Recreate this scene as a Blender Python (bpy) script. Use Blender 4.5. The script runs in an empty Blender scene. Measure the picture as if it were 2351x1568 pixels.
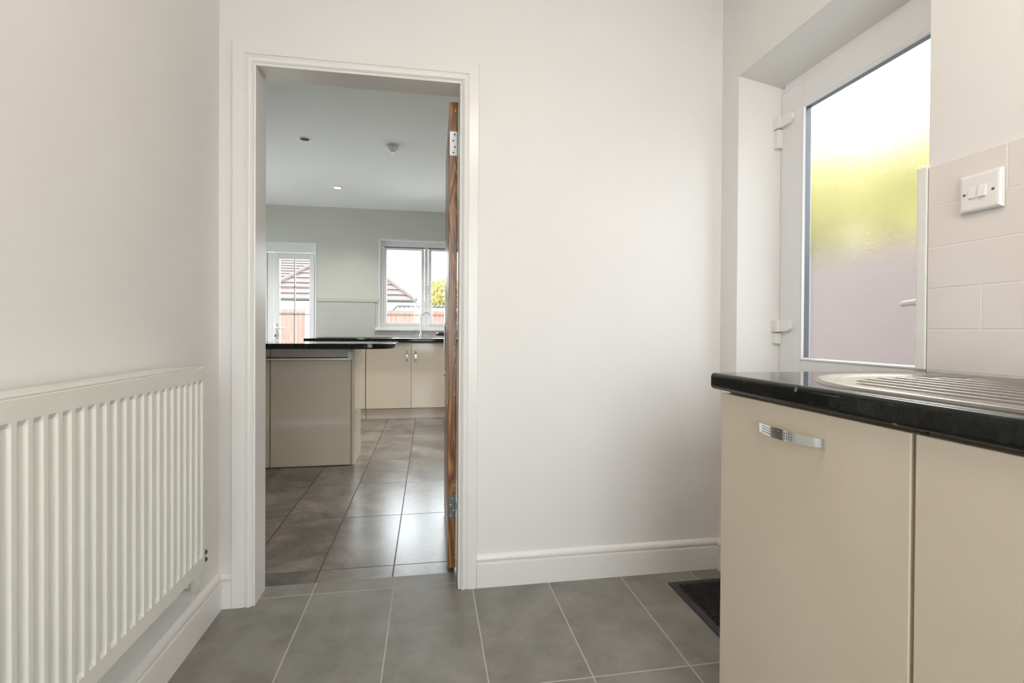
import bpy, bmesh, math, random
from mathutils import Matrix, Vector
random.seed(7)
S = bpy.context.scene
C = S.collection
PI = math.pi

# ------------------------------------------------------------------ camera
CR, CU, CF = ((0.985856, -0.167491, 0.005918), (-0.004569, 0.008437, 0.999954), (0.167533, 0.985838, -0.007553))
cam = bpy.data.cameras.new('camera'); camo = bpy.data.objects.new('camera', cam); C.objects.link(camo)
cam.sensor_fit = 'HORIZONTAL'; cam.sensor_width = 36.0
cam.lens = 36.0 * 1126.9 / 2351.0
cam.shift_x = 0.0; cam.shift_y = -16.58 / 2351.0
cam.clip_start = 0.02; cam.clip_end = 200
camo.matrix_world = Matrix(((CR[0], CU[0], -CF[0], 0), (CR[1], CU[1], -CF[1], 0), (CR[2], CU[2], -CF[2], 1.02), (0, 0, 0, 1)))
S.camera = camo

# ------------------------------------------------------------------ world, exposure
vs = S.view_settings
vs.view_transform = 'Standard'; vs.look = 'None'; vs.gamma = 1.0; vs.use_curve_mapping = False
vs.exposure = 0.19
w = bpy.data.worlds.new('overcast_sky'); S.world = w; w.use_nodes = True
bg = w.node_tree.nodes['Background']
bg.inputs[0].default_value = (0.91, 0.955, 1.0, 1); bg.inputs[1].default_value = 8.2

def portal(name, loc, rot, sx, sy):
    l = bpy.data.lights.new(name, 'AREA'); l.shape = 'RECTANGLE'; l.size = sx; l.size_y = sy
    l.cycles.is_portal = True
    o = bpy.data.objects.new(name, l); C.objects.link(o); o.location = loc; o.rotation_euler = rot
    return o
portal('sky_portal', (-0.03, 6.60, 1.60), (-PI/2, 0, 0), 1.2, 1.15)
portal('sky_portal', (-1.88, 6.60, 1.0), (-PI/2, 0, 0), 1.1, 2.1)
portal('sky_portal', (1.49, 1.42, 1.1), (0, PI/2, 0), 2.1, 0.8)
portal('sky_portal', (0.2, -1.72, 1.35), (PI/2, 0, 0), 1.6, 1.9)
portal('sky_portal', (-3.45, 5.3, 1.2), (0, -PI/2, 0), 2.1, 1.4)
portal('sky_portal', (1.62, 5.0, 1.5), (0, PI/2, 0), 1.3, 1.6)

# ------------------------------------------------------------------ materials
def new_mat(name):
    m = bpy.data.materials.new(name); m.use_nodes = True
    nt = m.node_tree; return m, nt, nt.nodes['Principled BSDF']
def N(nt, t, **kw):
    n = nt.nodes.new(t)
    for k, v in kw.items(): setattr(n, k, v)
    return n
def noise(nt, scale, detail=2, vec=None, rough=0.5, dist=0.0):
    n = N(nt, 'ShaderNodeTexNoise'); n.inputs['Scale'].default_value = scale; n.inputs['Detail'].default_value = detail
    n.inputs['Roughness'].default_value = rough; n.inputs['Distortion'].default_value = dist
    if vec is not None: nt.links.new(vec, n.inputs['Vector'])
    return n.outputs['Fac']
def coord(nt, scale=None):
    g = N(nt, 'ShaderNodeTexCoord').outputs['Object']
    if scale:
        mp = N(nt, 'ShaderNodeMapping'); mp.inputs['Scale'].default_value = scale
        nt.links.new(g, mp.inputs['Vector']); g = mp.outputs['Vector']
    return g
def ramp(nt, fac, stops):
    r = N(nt, 'ShaderNodeValToRGB'); cr = r.color_ramp
    while len(cr.elements) < len(stops): cr.elements.new(0.5)
    for e, (p, c) in zip(cr.elements, stops): e.position = p; e.color = tuple(c) + (1,)
    nt.links.new(fac, r.inputs['Fac']); return r.outputs['Color']
def bump(nt, b, h, strength, dist=0.002):
    n = N(nt, 'ShaderNodeBump'); n.inputs['Strength'].default_value = strength; n.inputs['Distance'].default_value = dist
    nt.links.new(h, n.inputs['Height']); nt.links.new(n.outputs['Normal'], b.inputs['Normal'])
def mix(nt, fac, a, b):
    m = N(nt, 'ShaderNodeMix', data_type='RGBA')
    for s, v in ((m.inputs[0], fac), (m.inputs[6], a), (m.inputs[7], b)):
        if isinstance(v, (tuple, float, int)): s.default_value = v if not isinstance(v, tuple) else tuple(v) + (1,)
        else: nt.links.new(v, s)
    return m.outputs[2]
def math_(nt, op, a, b=0.0, c=None):
    m = N(nt, 'ShaderNodeMath', operation=op)
    for i, v in enumerate((a, b) if c is None else (a, b, c)):
        if isinstance(v, (int, float)): m.inputs[i].default_value = v
        else: nt.links.new(v, m.inputs[i])
    return m.outputs[0]

def simple(name, col, rough=0.5, metal=0.0, nscale=None, nstr=0.0, vary=0.0, coat=0.0, spec=0.5):
    m, nt, b = new_mat(name)
    b.inputs['Base Color'].default_value = tuple(col) + (1,)
    b.inputs['Roughness'].default_value = rough; b.inputs['Metallic'].default_value = metal
    b.inputs['Coat Weight'].default_value = coat; b.inputs['Coat Roughness'].default_value = 0.08
    b.inputs['Specular IOR Level'].default_value = spec
    c = coord(nt)
    if vary:
        f = noise(nt, 3.0, 3, c)
        nt.links.new(ramp(nt, f, [(0.3, [x*(1-vary) for x in col]), (0.7, [min(1, x*(1+vary)) for x in col])]), b.inputs['Base Color'])
    if nscale: bump(nt, b, noise(nt, nscale, 3, c), nstr)
    return m

M = {}
M['wall'] = simple('painted_plaster', (0.80, 0.785, 0.765), 0.6, nscale=60, nstr=0.06, vary=0.01)
M['kwall'] = simple('kitchen_plaster', (0.60, 0.61, 0.565), 0.65, nscale=60, nstr=0.06, vary=0.015)
M['ceil'] = simple('ceiling_paint', (0.86, 0.87, 0.86), 0.8, nscale=40, nstr=0.04)
M['gloss'] = simple('white_gloss_paint', (0.80, 0.785, 0.76), 0.28, nscale=12, nstr=0.05)
M['upvc'] = simple('white_plastic_frame', (0.80, 0.81, 0.82), 0.25)
M['rad'] = simple('radiator_enamel', (0.735, 0.735, 0.67), 0.30, vary=0.03)
M['cream'] = simple('cream_gloss_door', (0.71, 0.622, 0.50), 0.09, vary=0.012)
M['carcass'] = simple('gap_shade_carcass', (0.34, 0.25, 0.18), 0.35)  # darkened so the gaps between doors show the shade of their depth
M['chrome'] = simple('chrome', (0.82, 0.83, 0.84), 0.09, 1.0)
M['steel'] = simple('brushed_steel', (0.42, 0.385, 0.36), 0.26, 1.0)
M['satin'] = simple('satin_silver', (0.70, 0.71, 0.71), 0.35, 1.0)
M['darkgap'] = simple('dark_recess', (0.03, 0.028, 0.025), 0.7)
M['gasket'] = simple('grey_spacer_bar', (0.10, 0.12, 0.14), 0.4)
M['tile'] = simple('glazed_cream_tile', (0.78, 0.73, 0.69), 0.22, nscale=7, nstr=0.05, vary=0.02)
M['tileg'] = simple('glazed_grey_tile', (0.54, 0.55, 0.52), 0.3, nscale=7, nstr=0.04)
M['grout'] = simple('white_grout', (0.80, 0.79, 0.77), 0.8)
M['ggrout'] = simple('grey_grout', (0.44, 0.45, 0.42), 0.8)
M['plastic'] = simple('white_moulded_plastic', (0.83, 0.82, 0.79), 0.28)
M['hingegrey'] = simple('grey_steel_hinge', (0.16, 0.18, 0.17), 0.4, 0.6)
M['hingewhite'] = simple('painted_hinge', (0.86, 0.87, 0.88), 0.4)
M['rubber'] = simple('mat_rubber', (0.035, 0.037, 0.037), 0.6)
M['black'] = simple('black_metal', (0.02, 0.02, 0.02), 0.35)
M['render'] = simple('white_render', (0.62, 0.62, 0.60), 0.8)
M['soil'] = simple('paving', (0.68, 0.67, 0.64), 0.9, vary=0.08)  # lightened to bounce more daylight onto the kitchen ceiling
M['brickside'] = simple('mauve_brown_render', (0.118, 0.090, 0.089), 0.8, vary=0.08)
M['corr'] = simple('corrugated_cement', (0.035, 0.035, 0.035), 0.8)
M['chip'] = simple('exposed_pale_wood', (0.62, 0.50, 0.34), 0.7)

def emis(name, col, st):
    m, nt, b = new_mat(name)
    b.inputs['Emission Color'].default_value = tuple(col) + (1,); b.inputs['Emission Strength'].default_value = st
    b.inputs['Base Color'].default_value = (0.8, 0.8, 0.8, 1)
    return m
M['lamp'] = emis('warm_lamp_glass', (1.0, 0.81, 0.64), 42.0)
M['spot'] = emis('lit_downlight_glass', (1.0, 0.97, 0.9), 12.0)

def worktop():
    m, nt, b = new_mat('black_fleck_laminate'); c = coord(nt)
    f = noise(nt, 34, 4, c, 0.6)
    base = ramp(nt, f, [(0.35, (0.006, 0.007, 0.006)), (0.62, (0.014, 0.016, 0.014)), (0.78, (0.045, 0.055, 0.048))])
    v = N(nt, 'ShaderNodeTexVoronoi'); v.inputs['Scale'].default_value = 24; nt.links.new(c, v.inputs['Vector'])
    sp = N(nt, 'ShaderNodeSeparateColor'); nt.links.new(v.outputs['Color'], sp.inputs[0])
    near = math_(nt, 'LESS_THAN', v.outputs['Distance'], math_(nt, 'MULTIPLY_ADD', f, 0.16, 0.03))
    pick = math_(nt, 'GREATER_THAN', sp.outputs[0], 0.80)
    fl = math_(nt, 'MULTIPLY', math_(nt, 'MULTIPLY', near, pick), 0.75)
    nt.links.new(mix(nt, fl, base, (0.16, 0.19, 0.17)), b.inputs['Base Color'])
    b.inputs['Roughness'].default_value = 0.08; b.inputs['Specular IOR Level'].default_value = 0.32
    return m
M['worktop'] = worktop()

def wood(name, c1, c2, c3):
    m, nt, b = new_mat(name)
    c = coord(nt, (9, 9, 0.9))
    f = noise(nt, 1.6, 2, c, dist=0.8)
    wv = math_(nt, 'FRACT', math_(nt, 'MULTIPLY', f, 11.0))
    tri = math_(nt, 'ABSOLUTE', math_(nt, 'SUBTRACT', wv, 0.5))
    col = ramp(nt, tri, [(0.0, c1), (0.2, c2), (0.5, c3)])
    c2_ = coord(nt, (120, 120, 4))
    g = noise(nt, 1.0, 2, c2_)
    nt.links.new(mix(nt, math_(nt, 'MULTIPLY', g, 0.25), col, c1), b.inputs['Base Color'])
    b.inputs['Roughness'].default_value = 0.3
    bump(nt, b, g, 0.1, 0.001)
    return m
M['wood'] = wood('varnished_pine', (0.12, 0.045, 0.014), (0.22, 0.092, 0.028), (0.44, 0.21, 0.065))

def floor_tiles(name, x0, px, y0, py, gw, c_lo, c_mid, c_hi, grout, rough, slate):
    m, nt, b = new_mat(name)
    c = coord(nt); s = N(nt, 'ShaderNodeSeparateXYZ'); nt.links.new(c, s.inputs[0])
    def line(v, o, p):
        u = math_(nt, 'DIVIDE', math_(nt, 'SUBTRACT', v, o), p)
        fr = math_(nt, 'SUBTRACT', u, math_(nt, 'ROUND', u))
        return math_(nt, 'MULTIPLY', math_(nt, 'ABSOLUTE', fr), p), math_(nt, 'FLOOR', u)
    dx, ix = line(s.outputs[0], x0, px); dy, iy = line(s.outputs[1], y0, py)
    d = math_(nt, 'MINIMUM', dx, dy)
    g = math_(nt, 'LESS_THAN', d, gw)
    # per-tile offset so the veining differs from tile to tile
    off = N(nt, 'ShaderNodeCombineXYZ'); nt.links.new(math_(nt, 'MULTIPLY', ix, 7.31), off.inputs[0]); nt.links.new(math_(nt, 'MULTIPLY', iy, 3.77), off.inputs[1])
    va = N(nt, 'ShaderNodeVectorMath', operation='ADD'); nt.links.new(c, va.inputs[0]); nt.links.new(off.outputs[0], va.inputs[1])
    f = noise(nt, 3.2 if slate else 7.0, 6, va.outputs[0], 0.62, 0.6 if slate else 0.2)
    col = ramp(nt, f, [(0.36 if slate else 0.32, c_lo), (0.5, c_mid), (0.65 if slate else 0.68, c_hi)])
    f2 = noise(nt, 90, 3, c)
    col = mix(nt, math_(nt, 'MULTIPLY', f2, 0.22), col, c_hi)
    if slate:
        f3 = noise(nt, 9, 8, va.outputs[0], 0.7, 1.4)
        vein = math_(nt, 'LESS_THAN', math_(nt, 'ABSOLUTE', math_(nt, 'SUBTRACT', f3, 0.5)), 0.004)
        col = mix(nt, math_(nt, 'MULTIPLY', vein, 0.35), col, (0.04, 0.035, 0.03))
    nt.links.new(mix(nt, g, col, grout), b.inputs['Base Color'])
    r = math_(nt, 'MULTIPLY_ADD', g, 0.5, math_(nt, 'MULTIPLY_ADD', f, 0.12, rough - 0.06))
    nt.links.new(r, b.inputs['Roughness'])
    b.inputs['Specular IOR Level'].default_value = 0.9 if slate else 0.5
    b.inputs['Coat Weight'].default_value = 0.35 if slate else 0.0; b.inputs['Coat Roughness'].default_value = 0.30
    h = math_(nt, 'MULTIPLY_ADD', g, -0.6, math_(nt, 'MULTIPLY', f, 0.8 if slate else 0.25))
    bump(nt, b, h, 0.10 if slate else 0.2, 0.0015)
    return m
M['ufloor'] = floor_tiles('grey_floor_tile', 0.176, 0.3075, 1.378, 0.606, 0.0022, (0.165, 0.152, 0.134), (0.215, 0.203, 0.182), (0.27, 0.257, 0.235), (0.46, 0.44, 0.40), 0.42, False)
M['kfloor'] = floor_tiles('slate_floor_tile', -0.143, 0.306, 2.176, 0.592, 0.0032, (0.075, 0.070, 0.066), (0.160, 0.138, 0.122), (0.27, 0.23, 0.20), (0.02, 0.018, 0.017), 0.25, True)

def mat_pile():
    m, nt, b = new_mat('coarse_black_pile'); c = coord(nt)
    f = noise(nt, 180, 3, c, 0.7); f2 = noise(nt, 60, 2, c)
    nt.links.new(ramp(nt, f, [(0.45, (0.008, 0.008, 0.009)), (0.66, (0.03, 0.03, 0.032)), (0.76, (0.16, 0.16, 0.165))]), b.inputs['Base Color'])
    b.inputs['Roughness'].default_value = 0.9
    bump(nt, b, math_(nt, 'ADD', f, f2), 1.0, 0.006); return m
M['pile'] = mat_pile()

def clear_glass():
    m = bpy.data.materials.new('clear_glass'); m.use_nodes = True; nt = m.node_tree; nt.nodes.clear()
    o = N(nt, 'ShaderNodeOutputMaterial'); mx = N(nt, 'ShaderNodeMixShader'); t = N(nt, 'ShaderNodeBsdfTransparent'); g = N(nt, 'ShaderNodeBsdfGlossy')
    t.inputs[0].default_value = (0.96, 0.975, 0.97, 1); g.inputs['Roughness'].default_value = 0.02
    fr = N(nt, 'ShaderNodeFresnel'); fr.inputs[0].default_value = 1.35
    nt.links.new(fr.outputs[0], mx.inputs[0]); nt.links.new(t.outputs[0], mx.inputs[1]); nt.links.new(g.outputs[0], mx.inputs[2])
    nt.links.new(mx.outputs[0], o.inputs[0]); return m
M['glass'] = clear_glass()
def frosted():
    m, nt, b = new_mat('obscure_glass')
    b.inputs['Base Color'].default_value = (0.97, 0.98, 0.97, 1)
    b.inputs['Transmission Weight'].default_value = 1.0; b.inputs['Roughness'].default_value = 0.19; b.inputs['IOR'].default_value = 1.4
    c = coord(nt, (1, 1, 2.2)); bump(nt, b, noise(nt, 90, 2, c, dist=1.0), 0.17, 0.002)
    return m
M['frost'] = frosted()

def roof_mat():
    m, nt, b = new_mat('pantile_roof'); c = coord(nt)
    f = noise(nt, 1.5, 4, c)
    nt.links.new(ramp(nt, f, [(0.3, (0.105, 0.080, 0.076)), (0.7, (0.125, 0.098, 0.093))]), b.inputs['Base Color'])
    b.inputs['Roughness'].default_value = 0.8; return m
M['roof'] = roof_mat()
def fence_mat():
    m, nt, b = new_mat('red_stained_boards'); c = coord(nt, (14, 14, 1.2))
    f = noise(nt, 1.2, 3, c)
    nt.links.new(ramp(nt, f, [(0.3, (0.165, 0.092, 0.074)), (0.7, (0.235, 0.145, 0.118))]), b.inputs['Base Color'])
    b.inputs['Roughness'].default_value = 0.8; return m
M['fence'] = fence_mat()
def leaf_mat(name, a, b_):
    m, nt, b = new_mat(name); c = coord(nt)
    f = noise(nt, 2.5, 3, c)
    nt.links.new(ramp(nt, f, [(0.35, a), (0.65, b_)]), b.inputs['Base Color']); b.inputs['Roughness'].default_value = 0.7
    return m
M['leaf'] = leaf_mat('autumn_leaves', (0.27, 0.235, 0.06), (0.42, 0.36, 0.12))
M['leaf2'] = leaf_mat('pale_yellow_green_leaves', (0.29, 0.265, 0.075), (0.46, 0.42, 0.14))
M['leafg'] = leaf_mat('olive_leaves', (0.22, 0.23, 0.12), (0.34, 0.34, 0.2))
M['bark'] = simple('bark', (0.12, 0.09, 0.07), 0.9)

# ------------------------------------------------------------------ mesh helpers
class MB:
    def __init__(s): s.bm = bmesh.new()
    def box(s, x0, x1, y0, y1, z0, z1, bev=0.0, seg=2):
        b = bmesh.new(); r = bmesh.ops.create_cube(b, size=1)
        for v in b.verts: v.co = Vector(((x0+x1)/2 + v.co.x*(x1-x0), (y0+y1)/2 + v.co.y*(y1-y0), (z0+z1)/2 + v.co.z*(z1-z0)))
        if bev: bmesh.ops.bevel(b, geom=list(b.edges), offset=bev, segments=seg, profile=0.5, affect='EDGES')
        s.merge(b); return s
    def merge(s, b):
        me = bpy.data.meshes.new('t'); b.to_mesh(me); b.free(); s.bm.from_mesh(me); bpy.data.meshes.remove(me)
    def prism(s, pts, axis, a, b, bev=0.0):
        """polygon pts extruded along axis from a to b; pts are the two other coords in xyz order"""
        bm = bmesh.new()
        def P(p, t):
            return {'x': (t, p[0], p[1]), 'y': (p[0], t, p[1]), 'z': (p[0], p[1], t)}[axis]
        A = [bm.verts.new(P(p, a)) for p in pts]; B = [bm.verts.new(P(p, b)) for p in pts]
        bm.faces.new(A); bm.faces.new(B); n = len(pts)
        for i in range(n): bm.faces.new((A[i], A[(i+1) % n], B[(i+1) % n], B[i]))
        bmesh.ops.recalc_face_normals(bm, faces=bm.faces)
        if bev: bmesh.ops.bevel(bm, geom=list(bm.edges), offset=bev, segments=2, profile=0.5, affect='EDGES')
        s.merge(bm); return s
    def tube(s, pts, r, n=12, caps=True):
        bm = bmesh.new(); pts = [Vector(p) for p in pts]; rings = []
        R = r if isinstance(r, (list, tuple)) else [r]*len(pts)
        up = None
        for i, p in enumerate(pts):
            t = (pts[min(i+1, len(pts)-1)] - pts[max(i-1, 0)]).normalized()
            if up is None: up = t.orthogonal().normalized()
            up = (up - t*up.dot(t)).normalized(); sd = t.cross(up)
            rings.append([bm.verts.new(p + (up*math.cos(2*PI*k/n) + sd*math.sin(2*PI*k/n))*R[i]) for k in range(n)])
        for a, b in zip(rings, rings[1:]):
            for k in range(n): bm.faces.new((a[k], a[(k+1) % n], b[(k+1) % n], b[k]))
        if caps: bm.faces.new(rings[0]); bm.faces.new(rings[-1])
        bmesh.ops.recalc_face_normals(bm, faces=bm.faces); s.merge(bm); return s
    def lathe(s, prof, c, n=32, axis='z'):
        """prof list of (radius, height)"""
        bm = bmesh.new(); rings = []
        for (r, h) in prof:
            ring = []
            for k in range(n):
                a = 2*PI*k/n; q = (r*math.cos(a), r*math.sin(a), h)
                if axis == 'y': q = (q[0], q[2], q[1])
                if axis == 'x': q = (q[2], q[0], q[1])
                ring.append(bm.verts.new(Vector(q) + Vector(c)))
            rings.append(ring)
        for a, b in zip(rings, rings[1:]):
            for k in range(n): bm.faces.new((a[k], a[(k+1) % n], b[(k+1) % n], b[k]))
        bm.faces.new(rings[0]); bm.faces.new(rings[-1])
        bmesh.ops.recalc_face_normals(bm, faces=bm.faces); s.merge(bm); return s
    def build(s, name, mat, parent=None, smooth=False, label=None, origin=None):
        bm = s.bm
        off = Vector(parent.location) if parent is not None else (Vector(origin) if origin else Vector((0, 0, 0)))
        if parent is not None and parent.parent is not None: off = Vector(parent['_w'])
        if parent is not None and '_w' in parent: off = Vector(parent['_w'])
        bmesh.ops.translate(bm, vec=-off, verts=bm.verts)
        me = bpy.data.meshes.new(name); bm.to_mesh(me); bm.free()
        o = bpy.data.objects.new(name, me); C.objects.link(o)
        me.materials.append(M[mat] if isinstance(mat, str) else mat)
        if smooth:
            me.polygons.foreach_set('use_smooth', [True]*len(me.polygons))
            try: me.set_sharp_from_angle(angle=math.radians(38))
            except Exception: pass
        wn = o.modifiers.new('even_normals', 'WEIGHTED_NORMAL'); wn.keep_sharp = True; wn.weight = 50
        if parent is not None: o.parent = parent; o['_w'] = tuple(off)
        elif origin: o.location = origin; o['_w'] = tuple(origin)
        else: o['_w'] = (0.0, 0.0, 0.0)
        if label: o['label'] = label
        return o

def tag(o, label, cat, group=None, kind=None):
    o['label'] = label; o['category'] = cat
    if group: o['group'] = group
    if kind: o['kind'] = kind
    return o
def thing(name, loc, label, cat, group=None, kind=None):
    o = bpy.data.objects.new(name, None); C.objects.link(o); o.location = loc; o.empty_display_size = 0.1; o['_w'] = tuple(loc)
    return tag(o, label, cat, group, kind)
def dup(root, dloc, label, group=None):
    r = root.copy(); C.objects.link(r); r.location = Vector(root.location) + Vector(dloc)
    r['label'] = label
    if group: r['group'] = group
    for ch in list(root.children):
        c = ch.copy(); C.objects.link(c); c.parent = r
        for g in list(ch.children):
            d = g.copy(); C.objects.link(d); d.parent = c
    return r
def B(*a, bev=0.0): return MB().box(*a, bev=bev)

# ------------------------------------------------------------------ room shell
YW, YK = 1.945, 2.05            # door wall: near face, kitchen face
XL, XR = -0.755, 1.245          # utility room side walls
UC, KC = 2.45, 2.515            # ceilings
YB = -1.5                       # wall behind the camera
OX0, OX1, OZ = -0.627, 0.118, 1.985

def st(name, mb, mat, label, cat, **k):
    return tag(mb.build(name, mat, **k), label, cat, kind='structure')

st('floor', B(XL-0.1, 1.6, YB-0.2, 2.072, -0.1, 0.0), 'ufloor', 'plain grey tiled floor with pale grout in the near room', 'floor')
st('floor', B(-3.3, 1.55, 2.072, 6.56, -0.1, -0.0005), 'kfloor', 'brown slate tiled floor with dark grout seen through the doorway', 'floor')
st('ceiling', B(XL-0.1, 1.6, YB-0.2, YW, UC, UC+0.1), 'ceil', 'white ceiling of the near room', 'ceiling')
st('ceiling', B(-3.3, 1.45, YK, 6.3, KC, KC+0.1), 'ceil', 'white kitchen ceiling with downlights seen through the doorway', 'ceiling')
st('wall_front', B(-3.3, OX0-0.018, YW, YK, 0, 2.6).box(OX1+0.018, 1.47, YW, YK, 0, 2.6).box(OX0-0.018, OX1+0.018, YW, YK, OZ+0.018, 2.6), 'wall', 'off-white painted wall holding the open doorway', 'wall')
st('wall_left', B(XL-0.1, XL, YB-0.2, YW, 0, 2.6), 'wall', 'off-white painted wall behind the radiator', 'wall')
wr = MB()
wr.box(XR, 1.47, YB-0.2, 1.05, 0, 2.6)
wr.prism([(XR, 1.83), (XR, YW), (1.47, YW), (1.47, 1.785), (1.41, 1.785)], 'z', 0, 2.6)
wr.prism([(XR, 2.065), (XR, 2.6), (1.47, 2.6), (1.47, 2.005), (1.41, 2.005)], 'y', 1.05, 1.83)
st('wall_right', wr, 'wall', 'off-white painted wall around the glazed outer door and its deep reveal', 'wall')
# wall behind the camera, with an unseen window added for soft frontal daylight
rw = MB(); rw.box(XL-0.1, -0.5, YB-0.2, YB, 0, 2.6); rw.box(0.9, 1.55, YB-0.2, YB, 0, 2.6)
rw.box(-0.5, 0.9, YB-0.2, YB, 0, 0.45); rw.box(-0.5, 0.9, YB-0.2, YB, 2.30, 2.6)
st('wall_back', rw, 'wall', 'off-white painted wall with an added window behind the camera', 'wall')
bw = MB(); X0, X1, Z0, Z1 = -0.5, 0.9, 0.45, 2.30; t = 0.06
for a in ((X0, X0+t, Z0, Z1), (X1-t, X1, Z0, Z1), (X0, X1, Z0, Z0+t), (X0, X1, Z1-t, Z1), (0.17, 0.23, Z0, Z1)):
    bw.box(a[0], a[1], YB-0.16, YB-0.1, a[2], a[3], bev=0.004)
bwo = thing('added_window_2', (0.2, YB-0.13, 0.45), 'white framed window added for daylight in the wall behind the camera', 'window', kind='structure')
bw.build('frame', 'upvc', bwo); B(X0+t, X1-t, YB-0.135, YB-0.130, Z0+t, Z1-t).build('pane', 'glass', bwo)

# kitchen shell
KB = 6.30
WX0, WX1, WZ0, WZ1 = -0.612, 0.552, 1.048, 2.15      # kitchen window opening
DX0, DX1, DZ1 = -2.43, -1.350, 2.07                  # french door opening
kb = MB()
kb.box(-3.3, DX0, KB, 6.55, 0, 2.6); kb.box(DX0, DX1, KB, 6.55, DZ1, 2.6); kb.box(DX1, WX0, KB, 6.55, 0, 2.6)
kb.box(WX0, WX1, KB, 6.55, 0, WZ0); kb.box(WX0, WX1, KB, 6.55, WZ1, 2.6); kb.box(WX1, 1.55, KB, 6.55, 0, 2.6)
st('wall_kitchen', kb, 'kwall', 'grey-green painted far wall of the kitchen around its window and glazed doors', 'wall')
st('wall_kitchen', B(-3.4, -3.3, YW, 4.6, 0, 2.6).box(-3.4, -3.3, 6.0, 6.55, 0, 2.6).box(-3.4, -3.3, 4.6, 6.0, 2.15, 2.6), 'kwall', 'grey-green side wall on the left of the kitchen with an added wide glazed opening', 'wall')
st('wall_kitchen', B(1.45, 1.55, YK, 4.2, 0, 2.6).box(1.45, 1.55, 5.8, 6.3, 0, 2.6).box(1.45, 1.55, 4.2, 5.8, 0, 0.95).box(1.45, 1.55, 4.2, 5.8, 2.15, 2.6), 'kwall', 'grey-green side wall on the right of the kitchen with an added window', 'wall')
def added_glazing(name, x, ya, yb, za, zb, n, label):  # unseen glazing added to let more daylight into the kitchen
    t_ = thing(name, (x, (ya+yb)/2, za), label, 'window', kind='structure'); f = MB()
    f.box(x-0.03, x+0.03, ya, yb, za, za+0.06, bev=0.004).box(x-0.03, x+0.03, ya, yb, zb-0.06, zb, bev=0.004)
    for i in range(n+1):
        yy = ya + 0.03 + (yb-ya-0.06)*i/n; f.box(x-0.03, x+0.03, yy-0.03, yy+0.03, za+0.06, zb-0.06, bev=0.004)
    f.build('frame', 'upvc', t_); B(x-0.003, x+0.003, ya+0.04, yb-0.04, za+0.05, zb-0.05).build('pane', 'glass', t_)
added_glazing('added_window_3', -3.35, 4.6, 6.0, 0.0, 2.15, 2, 'wide white framed patio glazing added for daylight in the left wall of the kitchen, out of view')
added_glazing('added_window_4', 1.50, 4.2, 5.8, 0.95, 2.15, 2, 'white framed window added for daylight in the right wall of the kitchen, out of view')

# white reveal beads round the kitchen openings
rb = MB(); 
rb.box(WX0-0.0, WX0+0.012, KB-0.003, 6.345, WZ0, WZ1); rb.box(WX1-0.012, WX1, KB-0.003, 6.345, WZ0, WZ1); rb.box(WX0+0.012, WX1-0.012, KB-0.003, 6.345, WZ1-0.014, WZ1)
st('trim_3', rb, 'upvc', 'thin white lining edge round the kitchen window recess', 'trim')
rb = MB(); rb.box(DX0, DX1, KB-0.003, 6.345, DZ1-0.012, DZ1); rb.box(DX1-0.01, DX1, KB-0.003, 6.345, 0, DZ1-0.012); rb.box(DX0, DX0+0.01, KB-0.003, 6.345, 0, DZ1-0.012)
st('trim_4', rb, 'upvc', 'thin white lining edge round the glazed kitchen doors', 'trim')

# ------------------------------------------------------------------ architrave, lining, skirting
prof = [(0, 0), (0, .010), (.003, .012), (.006, .012), (.008, .0085), (.010, .0105), (.014, .0175), (.020, .0205), (.026, .0195), (.032, .0150), (.0365, .0145), (.038, .0185), (.077, .0185), (.079, .016), (.079, 0)]
bm = bmesh.new(); rows = []
for d, t in prof:
    y = YW - t
    rows.append([bm.verts.new(p) for p in ((OX0-d, y, 0.0), (OX0-d, y, OZ+d), (OX1+d*0.93, y, OZ+d), (OX1+d*0.93, y, 0.0))])
for a, b in zip(rows, rows[1:]):
    for i in range(3): bm.faces.new((a[i], a[i+1], b[i+1], b[i]))
for e in (0, 3): bm.faces.new([r[e] for r in rows])
bmesh.ops.recalc_face_normals(bm, faces=bm.faces)
mb = MB(); mb.merge(bm)
st('trim_1', mb, 'gloss', 'white moulded architrave framing the open doorway', 'architrave', smooth=True)
li = MB(); li.box(OX0-0.018, OX0, YW, YK, 0, OZ+0.018); li.box(OX1, OX1+0.018, YW, YK, 0, OZ+0.018); li.box(OX0, OX1, YW, YK, OZ, OZ+0.018)
st('trim_2', li, 'gloss', 'white door lining inside the open doorway', 'door lining')

sk = [(0.018, 0), (.018, .092), (.0165, .0965), (.009, .098), (.0095, .101), (.0135, .104), (.0155, .110), (.0125, .119), (.006, .126), (0, .128)]
def skirting(path, name, label):
    """path: list of (x,y, nx,ny) wall points with mitre normals"""
    bm = bmesh.new(); rows = []
    for t, z in sk: rows.append([bm.verts.new((x+nx*t, y+ny*t, z)) for (x, y, nx, ny) in path])
    for a, b in zip(rows, rows[1:]):
        for i in range(len(path)-1): bm.faces.new((a[i], a[i+1], b[i+1], b[i]))
    # closed ends and back
    for e in (0, len(path)-1):
        x, y, nx, ny = path[e]
        c = bm.verts.new((x, y, 0)); bm.faces.new([r[e] for r in rows] + [c])
    bmesh.ops.recalc_face_normals(bm, faces=bm.faces)
    mb = MB(); mb.merge(bm)
    return st(name, mb, 'gloss', label, 'skirting board', smooth=True)
skirting([(XL, YB, 1, 0), (XL, YW, 1, -1), (OX0-0.079, YW, 0, -1)], 'baseboard_left', 'white moulded skirting board under the radiator')
skirting([(OX1+0.0735, YW, 0, -1), (XR, YW, -1, -1), (XR, 1.83, -1, 0)], 'baseboard_front', 'white moulded skirting board right of the doorway')

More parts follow.
